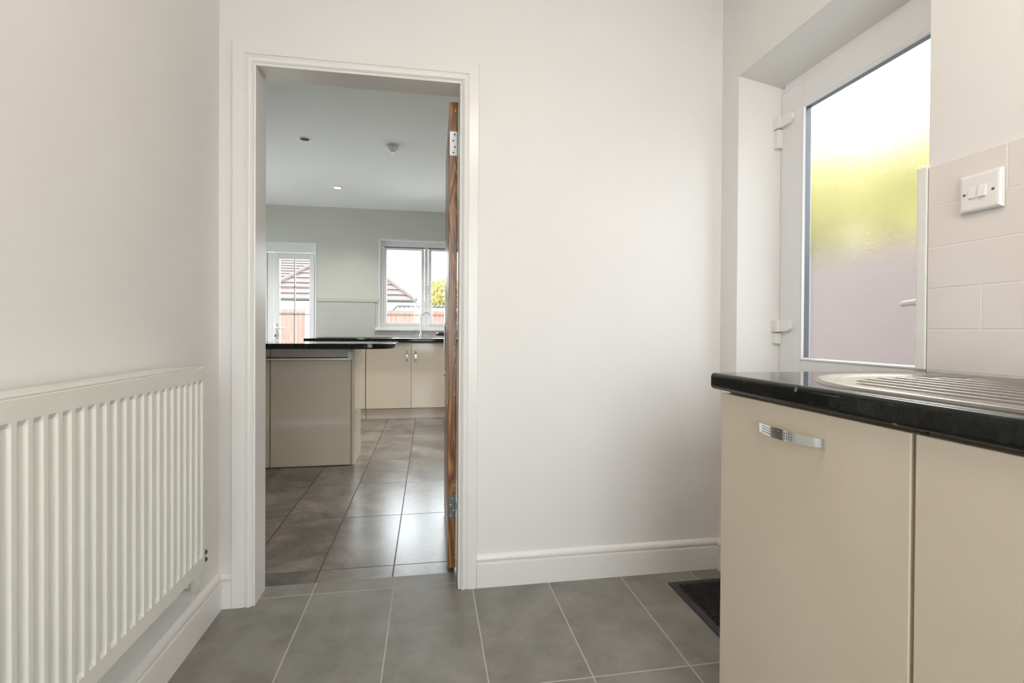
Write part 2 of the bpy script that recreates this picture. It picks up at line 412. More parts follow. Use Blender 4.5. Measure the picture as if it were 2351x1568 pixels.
# ------------------------------------------------------------------ wooden door, open into the kitchen
dr = thing('door_1', (0.116, 2.058, 0.0), 'brown varnished wooden door standing open at the doorway edge', 'door', kind='structure')
lx0, lx1, ly0, ly1 = 0.082, 0.116, 2.058, 2.79
d = MB(); d.box(lx0, lx1, ly0, ly1, 0.026, 1.968, bev=0.002)
d.build('leaf', 'wood', dr)
ed = MB(); ed.box(lx0-0.0015, lx0+0.001, ly0+0.10, ly1-0.10, 1.62, 1.86, bev=0.002)
ed.box(lx0-0.0015, lx0+0.001, ly0+0.10, ly1-0.10, 0.25, 0.70, bev=0.002); ed.box(lx0-0.0015, lx0+0.001, ly0+0.10, ly1-0.10, 1.05, 1.53, bev=0.002)
ed.build('raised_panel', 'wood', dr)
h = B(lx0+0.001, lx1-0.002, ly0-0.0025, ly0+0.001, 1.745, 1.845, bev=0.0008).build('hinge', 'hingewhite', dr, label='white painted upper hinge')
s_ = MB()
for zz, xx in ((1.832, .103), (1.806, .097), (1.781, .104), (1.757, .098)): s_.lathe([(0.0035, -0.0015), (0.0038, 0.0)], (xx, ly0-0.0025, zz), 10, 'y')
s_.build('screw', 'black', h)
h = B(lx0+0.003, lx1, ly0-0.0025, ly0+0.001, 0.236, 0.334, bev=0.0008).build('hinge', 'hingegrey', dr, label='grey steel lower hinge')
s_ = MB()
for zz, xx in ((.318, .101), (.292, .094), (.268, .106), (.247, .095)): s_.lathe([(0.003, -0.001), (0.003, 0.0)], (xx, ly0-0.0025, zz), 10, 'y')
s_.build('screw', 'satin', h)
ch = MB()
for zz, xx, r in ((1.932, .106, .004), (1.016, .108, .0045), (1.028, .105, .002), (.948, .109, .003), (.87, .111, .003), (.92, .1095, .002), (.752, .109, .003), (.765, .1085, .002), (.372, .111, .0035), (.352, .110, .003), (1.30, .111, .0025), (1.20, .112, .003), (.262, .108, .002), (.07, .110, .0025), (.16, .094, .0015)):
    ch.box(xx-r*0.6, xx+r*0.6, ly0-0.0006, ly0+0.001, zz-r*1.6, zz+r*1.6, bev=r*0.4)
ch.build('paint_chip', 'chip', dr)
hp = MB(); hp.box(lx0-0.007, lx0, 2.70, 2.745, 0.895, 1.042, bev=0.003); pl = hp.build('handle_plate', 'satin', dr)
hl = MB(); hl.tube([(lx0-0.005, 2.722, 0.998), (lx0-0.030, 2.722, 0.998), (lx0-0.040, 2.717, 0.998), (lx0-0.043, 2.70, 0.998), (lx0-0.043, 2.62, 0.996)], [.010, .009, .009, .009, .007], 12)
hl.build('lever', 'black', pl, smooth=True)
MB().lathe([(0.010, -0.006), (0.012, -0.002), (0.012, 0)], (lx0, 2.722, 0.78), 16, 'x').build('escutcheon', 'chrome', dr, smooth=True)
lp = B(lx0+0.006, lx1-0.006, ly1-0.001, ly1+0.002, 0.92, 1.07, bev=0.0005); lp.build('latch_plate', 'satin', dr)
dr.rotation_euler.z = -0.0116

# ------------------------------------------------------------------ glazed outer door in the right wall
od = thing('door_2', (1.42, 1.42, 0.0), 'white plastic outer door with one tall obscure glass pane', 'door', kind='structure')
f = MB(); f.box(1.405, 1.452, 1.765, 1.80, 0, 2.0, bev=0.003); f.box(1.405, 1.452, 1.03, 1.065, 0, 2.0, bev=0.003); f.box(1.405, 1.452, 1.065, 1.765, 1.972, 2.02, bev=0.003)
f.box(1.405, 1.465, 1.065, 1.765, 0.0, 0.03, bev=0.003)
f.build('frame', 'upvc', od)
gy0, gy1, gz0, gz1 = 1.17, 1.652, 0.925, 1.872
s = MB(); xf, xb = 1.400, 1.442
s.box(xf, xb, gy1+0.012, 1.778, 0.03, 1.975, bev=0.003); s.box(xf, xb, 1.068, gy0-0.012, 0.03, 1.975, bev=0.003)
s.box(xf, xb, gy0-0.012, gy1+0.012, gz1+0.012, 1.975, bev=0.003); s.box(xf, xb, gy0-0.012, gy1+0.012, 0.80, gz0-0.012, bev=0.003)
s.box(xf, xb, gy0-0.012, gy1+0.012, 0.03, 0.15, bev=0.003); s.box(xf+0.02, xb-0.01, gy0-0.02, gy1+0.02, 0.15, 0.80)
s.build('leaf', 'upvc', od)
# sloping glazing bead
bm = bmesh.new(); rows = []
for (e, x) in ((0.0125, xf-0.0005), (0.009, xf-0.003), (0.005, xf-0.002), (0.0, xf+0.006)):
    rows.append([bm.verts.new((x, y, z)) for y, z in ((gy0-e, gz0-e), (gy1+e, gz0-e), (gy1+e, gz1+e), (gy0-e, gz1+e))])
for a, b in zip(rows, rows[1:]):
    for i in range(4): bm.faces.new((a[i], a[(i+1) % 4], b[(i+1) % 4], b[i]))
bmesh.ops.recalc_face_normals(bm, faces=bm.faces); mb = MB(); mb.merge(bm); mb.build('glazing_bead', 'upvc', od, smooth=True)
g = MB()
for a in ((gy0-0.006, gy0, gz0-0.006, gz1+0.006), (gy1, gy1+0.006, gz0-0.006, gz1+0.006), (gy0, gy1, gz0-0.006, gz0), (gy0, gy1, gz1, gz1+0.006)):
    g.box(xf+0.005, xf+0.030, a[0], a[1], a[2], a[3])
g.build('spacer_bar', 'gasket', od)
B(xf+0.024, xf+0.029, gy0-0.002, gy1+0.002, gz0-0.002, gz1+0.002).build('pane', 'frost', od)
for zt, lab in ((1.885, 'upper'), (1.068, 'lower')):
    hg = MB()
    hg.box(1.378, 1.404, 1.770, 1.802, zt-0.125 if lab == 'upper' else zt-0.095, zt-0.05, bev=0.004)   # knuckle on the frame
    hg.box(1.374, 1.404, 1.758, 1.800, zt-0.048, zt, bev=0.005)
    hg.prism([(1.765, zt-0.046), (1.765, zt-0.002), (1.712, zt-0.002), (1.704, zt-0.010), (1.704, zt-0.034), (1.716, zt-0.046)], 'x', 1.384, 1.401, bev=0.004)
    hg.build('hinge', 'plastic', od, smooth=True)
hd = MB(); hd.box(xf-0.010, xf, 1.095, 1.130, 0.97, 1.19, bev=0.004)
pl = hd.build('handle_plate', 'plastic', od)
MB().tube([(xf-0.008, 1.112, 1.108), (xf-0.040, 1.112, 1.108), (xf-0.050, 1.120, 1.108), (xf-0.052, 1.150, 1.106), (xf-0.052, 1.205, 1.103), (xf-0.052, 1.215, 1.103)], [.011, .011, .011, .011, .009, .004], 14).build('lever', 'plastic', pl, smooth=True)

# ------------------------------------------------------------------ kitchen window
kw = thing('window_1', (-0.03, 6.38, WZ0), 'white two-light kitchen window above the far sink', 'window', kind='structure')
f = MB(); y0, y1 = 6.345, 6.415
fx0, fx1, fz0, fz1 = -0.600, 0.540, 1.050, 2.136
for a in ((fx0, -0.560, fz0, fz1), (0.500, fx1, fz0, fz1), (-0.560, 0.500, fz0, 1.078), (-0.560, 0.500, 2.064, fz1), (-0.052, -0.012, 1.078, 2.064)):
    f.box(a[0], a[1], y0, y1, a[2], a[3], bev=0.004)
f.build('frame', 'upvc', kw)
for i, (a0, a1, g0, g1) in enumerate(((-0.558, -0.056, -0.522, -0.094), (-0.008, 0.498, 0.034, 0.462))):
    sh = MB(); Z0, Z1, q0, q1 = 1.080, 2.052, 1.116, 2.026
    for a in ((a0, g0, Z0, Z1), (g1, a1, Z0, Z1), (g0, g1, Z0, q0), (g0, g1, q1, Z1)):
        sh.box(a[0], a[1], y0-0.010, y1-0.01, a[2], a[3], bev=0.005)
    so = sh.build('casement', 'upvc', kw)
    B(g0-0.004, g1+0.004, 6.372, 6.377, q0-0.004, q1+0.004).build('pane', 'glass', so)
    hx = -0.075 if i == 0 else 0.011
    hh = MB(); hh.box(hx-0.010, hx+0.010, y0-0.020, y0-0.010, 1.535, 1.595, bev=0.003); sgn = -1 if i == 0 else 1
    hh.tube([(hx, y0-0.018, 1.565), (hx-sgn*0.0, y0-0.038, 1.565), (hx+sgn*0.008, y0-0.045, 1.55), (hx+sgn*0.008, y0-0.045, 1.46)], [.008, .008, .008, .006], 10)
    hh.build('handle', 'upvc', so, smooth=True)
B(fx0+0.045, fx1-0.045, y0+0.01, y0+0.03, 2.050, 2.066).build('gasket', 'gasket', kw)
st('trim_5', B(-0.652, 0.592, KB-0.045, 6.345, 1.010, 1.046, bev=0.004), 'upvc', 'white window sill under the kitchen window', 'window sill')

# ------------------------------------------------------------------ french doors
kd = thing('door_3', (-1.89, 6.38, 0), 'white glazed double doors with glazing bars in the kitchen', 'door', kind='structure')
f = MB()
f.box(DX0+0.01, DX1-0.01, 6.345, 6.42, 1.958, DZ1-0.012, bev=0.004); f.box(DX1-0.034, DX1-0.011, 6.345, 6.42, 0, 1.958, bev=0.003); f.box(DX0+0.011, DX0+0.034, 6.345, 6.42, 0, 1.958, bev=0.003)
f.build('frame', 'upvc', kd)
def fleaf(x0, x1, g0, g1):
    s = MB(); a, b = 6.338, 6.40; q0, q1 = 0.32, 1.873
    s.box(x0, g0, a, b, 0.03, 1.950, bev=0.004); s.box(g1, x1, a, b, 0.03, 1.950, bev=0.004)
    s.box(g0, g1, a, b, 0.03, q0, bev=0.004); s.box(g0, g1, a, b, q1, 1.950, bev=0.004)
    o = s.build('leaf', 'upvc', kd)
    B(g0-0.004, g1+0.004, 6.366, 6.371, q0-0.004, q1+0.004).build('pane', 'glass', o)
    br = MB(); xm = (g0+g1)/2
    br.box(xm-0.006, xm+0.006, 6.360, 6.378, q0, q1)
    for z in (1.536, 1.201, 0.866, 0.531): br.box(g0, g1, 6.360, 6.378, z-0.006, z+0.006)
    br.build('glazing_bar', 'satin', o); return o
r1 = fleaf(-1.855, -1.388, -1.787, -1.442); r2 = fleaf(-2.390, -1.925, -2.335, -1.990)
B(-1.925, -1.855, 6.345, 6.395, 0.03, 1.950, bev=0.006).build('meeting_stile', 'upvc', kd)
hp = B(-1.842, -1.812, 6.326, 6.339, 0.90, 1.10, bev=0.004).build('handle_plate', 'plastic', r1)
MB().tube([(-1.827, 6.33, 1.036), (-1.827, 6.290, 1.036), (-1.818, 6.283, 1.036), (-1.78, 6.283, 1.035), (-1.695, 6.283, 1.030)], [.010, .010, .010, .010, .008], 12).build('lever', 'plastic', r1, smooth=True)
B(-1.833, -1.822, 6.322, 6.327, 0.925, 0.955, bev=0.001).build('keyhole', 'black', r1)

# ------------------------------------------------------------------ radiator
rd = thing('radiator', (XL, 0.97, 0.313), 'white ribbed panel radiator mounted low on the left wall', 'radiator')
XF, RZ0, RZ1, RY0, RY1 = -0.650, 0.313, 0.905, 0.37, 1.580
bm = bmesh.new()
ys = [(RY0, 0), ]
pitch = 0.0334; k = 0
cs = []
yc = 1.5535
while yc > RY0+0.03: cs.append(yc); yc -= pitch
cs.reverse()
for c in cs: ys += [(c-0.0108, 0), (c-0.0075, 1), (c+0.0075, 1), (c+0.0108, 0)]
ys.append((RY1, 0))
zs = [(RZ0, 0), (RZ0+0.037, 0), (RZ0+0.047, 1), (RZ1-0.045, 1), (RZ1-0.036, 0), (RZ1, 0)]
dep = 0.0065
V = [[bm.verts.new((XF - dep*fy*fz, y, z)) for (z, fz) in zs] for (y, fy) in ys]
for i in range(len(ys)-1):
    for j in range(len(zs)-1): bm.faces.new((V[i][j], V[i+1][j], V[i+1][j+1], V[i][j+1]))
n = len(ys)-1; m_ = len(zs)-1
b1 = [bm.verts.new((XF-0.012, RY0, RZ0)), bm.verts.new((XF-0.012, RY1, RZ0)), bm.verts.new((XF-0.012, RY1, RZ1)), bm.verts.new((XF-0.012, RY0, RZ1))]
bm.faces.new([V[i][0] for i in range(n+1)] + [b1[1], b1[0]]); bm.faces.new([V[i][m_] for i in range(n+1)] + [b1[2], b1[3]])
bm.faces.new([V[0][j] for j in range(m_+1)] + [b1[3], b1[0]]); bm.faces.new([V[n][j] for j in range(m_+1)] + [b1[2], b1[1]])
bm.faces.new(b1)
bmesh.ops.recalc_face_normals(bm, faces=bm.faces)
bmesh.ops.bevel(bm, geom=[e for e in bm.edges if e.calc_face_angle(0) > 0.3 and e.calc_face_angle(0) < 1.4], offset=0.0012, segments=2, profile=0.5, affect='EDGES')
mb = MB(); mb.merge(bm); mb.build('front_panel', 'rad', rd, smooth=True)
B(-0.742, -0.730, RY0, RY1, RZ0, RZ1, bev=0.003).build('back_panel', 'rad', rd)
B(XF-0.012-0.002, -0.660, RY0, RY1, RZ0+0.002, RZ1+0.003).bm.free()
tp = MB(); tp.box(-0.742, XF-0.019, RY0+0.004, RY1-0.012, RZ1-0.004, RZ1+0.003, bev=0.001); tp.build('top_grille', 'rad', rd)
B(XF-0.019, XF-0.0118, RY0+0.004, RY1-0.010, RZ1-0.014, RZ1-0.006).build('seam', 'darkgap', rd)
sp = MB(); sp.box(-0.742, XF-0.004, RY1-0.002, RY1+0.002, RZ0+0.02, RZ1+0.001, bev=0.001); sp.build('side_panel', 'rad', rd)
fin = MB()
for i in range(34): fin.box(-0.728, XF-0.013, RY0+0.03+i*0.034, RY0+0.031+i*0.034, RZ0+0.02, RZ1-0.02)
fin.build('convector_fin', 'rad', rd)
vv = MB(); vv.tube([(-0.672, 1.545, 0.315), (-0.672, 1.560, 0.285), (-0.674, 1.575, 0.262), (-0.680, 1.585, 0.246), (-0.700, 1.590, 0.238), (-0.7545, 1.592, 0.236)], [.013, .013, .014, .014, .010, .009], 14)
vv.build('valve_elbow', 'rad', rd, smooth=True)
for zz in (0.304, 0.282):
    MB().lathe([(.006, 0), (.007, 0.002), (.007, 0.018), (.004, 0.022)], (-0.6565, RY1, zz+0.048), 16, 'y').build('bleed_plug', 'black', rd, smooth=True)
for yy in (0.55, 1.40): B(XL+0.001, -0.742, yy-0.015, yy+0.015, RZ0+0.05, RZ1-0.05).build('wall_bracket', 'rad', rd)

# ------------------------------------------------------------------ utility run: worktop, sink, cabinets
def nose_profile(xf, xb, z0, z1, r=0.010, sgn=1):
    pts = []
    for a in range(0, 91, 15): pts.append((xf + sgn*(r - r*math.cos(math.radians(a))), z0 + r - r*math.sin(math.radians(a))))
    pts = pts[::-1]                                              # from (xf+r,z0) to (xf,z0+r)
    for a in range(0, 91, 15): pts.append((xf + sgn*(r - r*math.cos(math.radians(a))), z1 - r + r*math.sin(math.radians(a))))
    pts += [(xb, z1), (xb, z0)]; return pts
SX0, SX1, SYE = 0.700, 1.200, 0.950
wt = thing('worktop', (0.95, 0.0, 0.887), 'black fleck laminate worktop holding the near stainless sink', 'worktop')
w_ = MB()
# worktop with bowl cut-out (bowl is behind the drainer, nearer the camera)
w_.prism(nose_profile(0.650, XR, 0.887, 0.925), 'y', -0.03, 1.050)
w_.prism(nose_profile(0.650, 0.76, 0.887, 0.925), 'y', -0.40, -0.03)
w_.box(1.14, XR, -0.40, -0.03, 0.887, 0.925)
w_.prism(nose_profile(0.650, XR, 0.887, 0.925), 'y', -1.45, -0.40)
w_.build('slab', 'worktop', wt, smooth=True)

def rr_outline(x0, x1, y0, y1, r, n=14, r2=None):
    r2 = r if r2 is None else r2
    out = []
    for (cx, cy, a0, rr) in ((x1-r, y1-r, 0, r), (x0+r, y1-r, 90, r), (x0+r2, y0+r2, 180, r2), (x1-r2, y0+r2, 270, r2)):
        for i in range(n+1):
            a = math.radians(a0 + 90*i/n); out.append((cx + rr*math.cos(a), cy + rr*math.sin(a)))
    return out
sk_ = thing('sink', (0.95, 0.3, 0.925), 'stainless steel sink with grooved drainer set in the near black worktop', 'sink')
bm = bmesh.new()
def ring(inset, z, y0=-0.05, y1=SYE):
    o = rr_outline(SX0+inset, SX1-inset, y0+inset, y1-inset, 0.245-inset, r2=0.10-min(inset, .08))
    return [bm.verts.new((x, y, z)) for x, y in o]
rings = [ring(0.0, 0.9245), ring(0.001, 0.9275), ring(0.004, 0.9295), ring(0.022, 0.9300), ring(0.030, 0.9285)]
dr_ring = rr_outline(SX0+0.036, SX1-0.036, 0.43, SYE-0.036, 0.205, r2=0.05)
for a, b in zip(rings, rings[1:]):
    L = len(a)
    for i in range(L): bm.faces.new((a[i], a[(i+1) % L], b[(i+1) % L], b[i]))
# deck between rim and drainer/bowl: bridge via triangulated fill with holes
inner = rings[-1]
dr_top = [bm.verts.new((x, y, 0.9285)) for x, y in dr_ring]
bowl_o = rr_outline(SX0+0.05, SX1-0.05, -0.02, 0.38, 0.07)
bowl_top = [bm.verts.new((x, y, 0.9285)) for x, y in bowl_o]
edges = []
for L in (inner, dr_top, bowl_top):
    for i in range(len(L)):
        e = bm.edges.get((L[i], L[(i+1) % len(L)])) or bm.edges.new((L[i], L[(i+1) % len(L)])); edges.append(e)
bmesh.ops.triangle_fill(bm, use_beauty=True, use_dissolve=False, edges=edges)
def drop(top, outl, cx, cy, steps):
    prev = top
    for (s_, z) in steps:
        cur = [bm.verts.new((cx+(x-cx)*s_, cy+(y-cy)*s_, z)) for x, y in outl]
        for i in range(len(cur)): bm.faces.new((prev[i], prev[(i+1) % len(cur)], cur[(i+1) % len(cur)], cur[i]))
        prev = cur
    bm.faces.new(prev)
drop(dr_top, dr_ring, 0.95, 0.67, [(0.985, 0.9278), (0.965, 0.9262)])
drop(bowl_top, bowl_o, 0.95, 0.18, [(0.985, 0.922), (0.97, 0.79), (0.90, 0.770)])
bmesh.ops.recalc_face_normals(bm, faces=bm.faces)
mb = MB(); mb.merge(bm); mb.build('basin', 'steel', sk_, smooth=True)
# ridges of the drainer
rg = MB()
nr = 9
for i in range(nr):
    x = SX0+0.075 + i*(0.35/(nr-1)); q = (x-0.95)/0.205
    ye = 0.700 + 0.19*math.sqrt(max(0, 1-min(1, abs(q))**2)) - 0.012
    rg.tube([(x, 0.47, 0.9225), (x, 0.485, 0.9236), (x, ye-0.02, 0.9242), (x, ye, 0.9230)], [.003, .0055, .0055, .003], 10)
rg.build('drainer_ridge', 'steel', sk_, smooth=True)
tp = MB(); tp.lathe([(.026, 0), (.026, .006), (.020, .012), (.018, .05)], (1.165, 0.40, 0.930), 20)
tp.tube([(1.165, 0.40, 0.97), (1.165, 0.40, 1.17), (1.158, .36, 1.21), (1.12, .30, 1.225), (1.09, .26, 1.205), (1.085, .25, 1.16)], 0.011, 12)
tap0 = tag(tp.build('tap', 'chrome', smooth=True), 'chrome mixer tap behind the near sink, nearer than the drainer', 'tap')

XD = 0.660
def bow_handle(name_parent, p0, p1, out, width, tilt=0.0, dots=True):
    """p0,p1 handle ends (3D); out unit vector away from the door; width in the direction perpendicular"""
    p0, p1, out = Vector(p0), Vector(p1), Vector(out); t = (p1-p0).normalized(); wv = t.cross(out).normalized()
    L = (p1-p0).length; bm = bmesh.new(); rows = []; n = 20
    for i in range(n+1):
        u = i/n; h = 0.006 + 0.020*math.sin(PI*u)**0.7 if 0 < u < 1 else 0.0
        wd = width*(0.72+0.28*math.sin(PI*u))/2
        c = p0 + t*L*u
        rows.append([bm.verts.new(c + wv*s1*wd + out*(h - s2*0.0035)) for s1, s2 in ((-1, 0), (1, 0), (1, 1), (-1, 1))])
    for a, b in zip(rows, rows[1:]):
        for k in range(4): bm.faces.new((a[k], a[(k+1) % 4], b[(k+1) % 4], b[k]))
    bm.faces.new(rows[0]); bm.faces.new(rows[-1])
    bmesh.ops.recalc_face_normals(bm, faces=bm.faces)
    mb = MB(); mb.merge(bm); o = mb.build('handle', 'chrome', name_parent, smooth=True)
    if dots:
        ds = MB()
        for i in range(17):
            u = 0.20 + 0.48*i/16; h = 0.006 + 0.020*math.sin(PI*u)**0.7
            for j in (-1, 0, 1):
                q = p0 + t*L*u + wv*j*width*0.24 + out*(h-0.0003)
                b2 = bmesh.new(); bmesh.ops.create_cube(b2, size=1)
                for v in b2.verts: v.co = q + t*v.co.x*0.0022 + wv*v.co.y*0.0020 + out*v.co.z*0.0012
                ds.merge(b2)
        ds.build('dimple', 'hingegrey', o, label='rows of small dark dimples')
    return o

def base_cabinet(y0, y1, doors, label, hand):
    t = thing('base_cabinet', (0.95, (y0+y1)/2, 0.0), label, 'cabinet', 'cream cabinets under the near worktop')
    c = MB(); c.box(0.682, 0.700, y0, y1, 0.13, 0.15); c.box(0.682, XR-0.012, y1-0.018, y1, 0.13, 0.886); c.box(0.682, XR-0.012, y0, y0+0.018, 0.13, 0.886)
    c.box(0.682, XR-0.012, y0+0.018, y1-0.018, 0.13, 0.148); c.box(0.682, 0.70, y0+0.018, y1-0.018, 0.85, 0.886)
    c.build('carcass', 'carcass', t)
    B(0.715, 0.731, y0, y1, 0.0, 0.13).build('plinth', 'cream', t)
    for i, (a, b) in enumerate(doors):
        d = B(XD, XD+0.018, a, b, 0.145, 0.881, bev=0.0015).build('door', 'cream', t)
        if hand[i]: bow_handle(d, hand[i][0], hand[i][1], (-1, 0, 0), 0.020)
    return t
base_cabinet(0.576, 1.024, [(0.577, 1.0225)], 'cream cabinet with a horizontal chrome handle under the drainer', [((XD, 0.890, 0.833), (XD, 0.722, 0.833))])
base_cabinet(-0.430, 0.570, [(0.071, 0.5705), (-0.4285, 0.068)], 'wide cream cabinet under the sink, its door cut by the right edge of the photo', [((XD, 0.115, 0.80), (XD, 0.115, 0.64)), ((XD, 0.024, 0.80), (XD, 0.024, 0.64))])

# ------------------------------------------------------------------ splashbacks
def tiles(xfix, axis, a0, a1, z0, rows, h, wdt, offs, face, gap=0.002, th=0.006, holes=()):
    mb = MB()
    for r in range(rows):
        s0 = a1 - offs[r % len(offs)]
        edges_ = [a1]; e = s0
        while e > a0: edges_.append(e); e -= wdt
        edges_.append(a0)
        for b, a in zip(edges_, edges_[1:]):
            if b - a < 0.01: continue
            za, zb = z0 + r*h + gap/2, z0 + (r+1)*h - gap/2
            if axis == 'y': mb.box(xfix-face*th if face > 0 else xfix, xfix if face > 0 else xfix+th, a+gap/2, b-gap/2, za, zb, bev=0.0012)
            else: mb.box(a+gap/2, b-gap/2, xfix-th, xfix, za, zb, bev=0.0015)
    return mb
sb = thing('splashback', (XR, 0.0, 0.925), 'cream wide tiled splashback on the right wall above the near sink', 'splashback')
h_ = (1.436-0.927)/5
tiles(XR-0.002, 'y', -1.45, 1.045, 0.927, 5, h_, 0.30, [0.25, 0.125, 0.28, 0.26, 0.172], 1).build('tile', 'tile', sb)
B(XR-0.0073, XR, -1.45, 1.044, 0.925, 1.434).build('grout', 'grout', sb)
B(XR-0.011, 1.40, 1.046, 1.072, 0.927, 1.441, bev=0.003).build('edge_return', 'plastic', sb, label='plain white edge return of the tiling in the door reveal')

ksb = thing('splashback', (-0.9, KB, 0.925), 'grey-green tiled splashback between the kitchen window and glazed doors', 'splashback')
tiles(KB-0.002, 'x', -1.345, -0.655, 0.927, 4, 0.1075, 0.60, [0.44, 0.27, 0.50, 0.35], 1).build('tile', 'tileg', ksb, smooth=True)
B(-1.345, -0.655, KB-0.0073, KB, 0.925, 1.36).build('grout', 'ggrout', ksb)
B(-1.345, -0.615, KB-0.016, KB, 1.36, 1.405, bev=0.006).build('dado_strip', 'tileg', ksb, smooth=True)
k2 = thing('splashback', (0.4, KB, 0.925), 'low grey tiled strip under the kitchen window sill', 'splashback')
B(-0.650, 1.44, KB-0.010, KB, 0.926, 1.008, bev=0.002).build('tile', 'tileg', k2)

# ------------------------------------------------------------------ switch on the splashback
sw = thing('socket_plate', (XR-0.01, 0.93, 1.35), 'white switched plate with two rockers on the cream tiles', 'switch')
yc_, zc_ = 0.9190, 1.341; xs = XR-0.0105
bm = bmesh.new(); rows = []
for (e, x) in ((0.0, xs), (0.001, xs-0.006), (0.004, xs-0.0095), (0.008, xs-0.0105)):
    rows.append([bm.verts.new((x, y, z)) for y, z in ((yc_-0.0435+e, zc_-0.0435+e), (yc_+0.0435-e, zc_-0.0435+e), (yc_+0.0435-e, zc_+0.0435-e), (yc_-0.0435+e, zc_+0.0435-e))])
for a, b in zip(rows, rows[1:]):
    for i in range(4): bm.faces.new((a[i], a[(i+1) % 4], b[(i+1) % 4], b[i]))
bm.faces.new(rows[-1]); bm.faces.new(rows[0]); bmesh.ops.recalc_face_normals(bm, faces=bm.faces)
mb = MB(); mb.merge(bm); mb.build('face_plate', 'plastic', sw)
for j, yy in enumerate((0.9325, 0.9115)):
    k_ = MB(); a = 0.0015 if j else 0.0
    k_.prism([(xs-0.010, zc_-0.013), (xs-0.013-a*2, zc_-0.013), (xs-0.012, zc_+0.013), (xs-0.010, zc_+0.013)], 'y', yy-0.0075, yy+0.0075, bev=0.0006)
    k_.build('rocker', 'plastic', sw)
for yy in (0.9500, 0.8910):
    MB().lathe([(.003, -0.0006), (.0032, 0)], (xs-0.0105, yy, zc_-0.002), 12, 'x').build('screw', 'hingegrey', sw)

# ------------------------------------------------------------------ doormat
mt = thing('doormat', (1.13, 1.55, 0.0), 'black coarse doormat with a rubber border by the outer door', 'doormat')
B(0.960, 1.36, 1.24, 1.842, 0.0, 0.006, bev=0.002).bm.free()
m1 = MB(); m1.box(0.960, 1.225, 1.24, 1.842, 0.0, 0.006, bev=0.0015); m1.build('rubber_border', 'rubber', mt)
bm = bmesh.new(); nx, ny = 70, 150; V = []
for i in range(nx+1):
    V.append([bm.verts.new((0.988 + 0.212*i/nx, 1.268 + 0.548*j/ny, 0.0065 + (random.random()*0.006 if 0 < i < nx and 0 < j < ny else -0.001))) for j in range(ny+1)])
for i in range(nx):
    for j in range(ny): bm.faces.new((V[i][j], V[i+1][j], V[i+1][j+1], V[i][j+1]))
mb = MB(); mb.merge(bm); mb.build('pile', 'pile', mt)

# ------------------------------------------------------------------ lamp of the near room
lm = thing('ceiling_lamp', (0.35, 0.35, UC), 'round warm ceiling lamp of the near room, above the camera', 'lamp')
MB().lathe([(.15, 0), (.155, -.012), (.15, -.022)], (0.35, 0.35, UC), 40).build('base', 'upvc', lm, smooth=True)
MB().lathe([(.145, -.022), (.145, -.05), (.125, -.085), (.08, -.105), (.01, -.112)], (0.35, 0.35, UC), 40).build('shade', 'lamp', lm, smooth=True)

# ------------------------------------------------------------------ kitchen peninsula
pn = thing('worktop', (-1.2, 3.9, 0.887), 'black laminate breakfast bar worktop with rounded end in the kitchen', 'worktop')
out = [(-2.9, 3.55), (-0.42, 3.55)]
for a in range(-90, 1, 10): out.append((-0.42+0.175*math.cos(math.radians(a)), 3.725+0.175*math.sin(math.radians(a))))
out += [(-0.243, 4.12), (-0.258, 4.19), (-0.30, 4.215), (-2.9, 4.215)]
pm = MB(); pm.prism(out, 'z', 0.884, 0.922); 
bmesh.ops.bevel(pm.bm, geom=[e for e in pm.bm.edges if abs(e.verts[0].co.z - e.verts[1].co.z) < 1e-5], offset=0.008, segments=3, profile=0.5, affect='EDGES')
pm.build('slab', 'worktop', pn, smooth=True)
pc = thing('peninsula_cabinet', (-1.2, 4.0, 0), 'cream gloss cabinet block carrying the breakfast bar', 'cabinet')
B(-1.140, -0.575, 3.838, 3.856, 0.004, 0.883, bev=0.0015).build('back_panel', 'cream', pc)
B(-1.75, -1.146, 3.838, 3.856, 0.004, 0.883, bev=0.0015).build('back_panel', 'cream', pc)
B(-2.9, -1.756, 3.838, 3.856, 0.004, 0.883, bev=0.0015).build('back_panel', 'cream', pc)
B(-0.571, -0.550, 3.842, 3.872, 0.0, 0.883, bev=0.003).build('corner_post', 'cream', pc)
B(-0.566, -0.549, 3.874, 4.20, 0.0, 0.883, bev=0.0015).build('end_panel', 'cream', pc)
B(-2.9, -0.567, 3.857, 4.18, 0.12, 0.882).build('carcass', 'carcass', pc)
B(-2.9, -0.60, 3.857, 4.12, 0.0, 0.12).build('plinth', 'carcass', pc)
MB().lathe([(.006, 0), (.006, .012)], (-1.143, 3.848, 0.0), 12).build('foot', 'hingegrey', pc)
rl = thing('pull_out_rail', (-1.2, 3.80, 0.80), 'slim silver rail with a white end bracket beneath the breakfast bar', 'rail')
B(-2.4, -0.586, 3.79, 3.802, 0.797, 0.808, bev=0.001).build('silver_edge', 'satin', rl)
B(-2.4, -0.587, 3.795, 3.836, 0.808, 0.814).build('shadow_strip', 'black', rl)  # black strip stands in for the shadow above the rail
B(-0.590, -0.568, 3.785, 3.838, 0.794, 0.858, bev=0.003).build('end_bracket', 'plastic', rl)

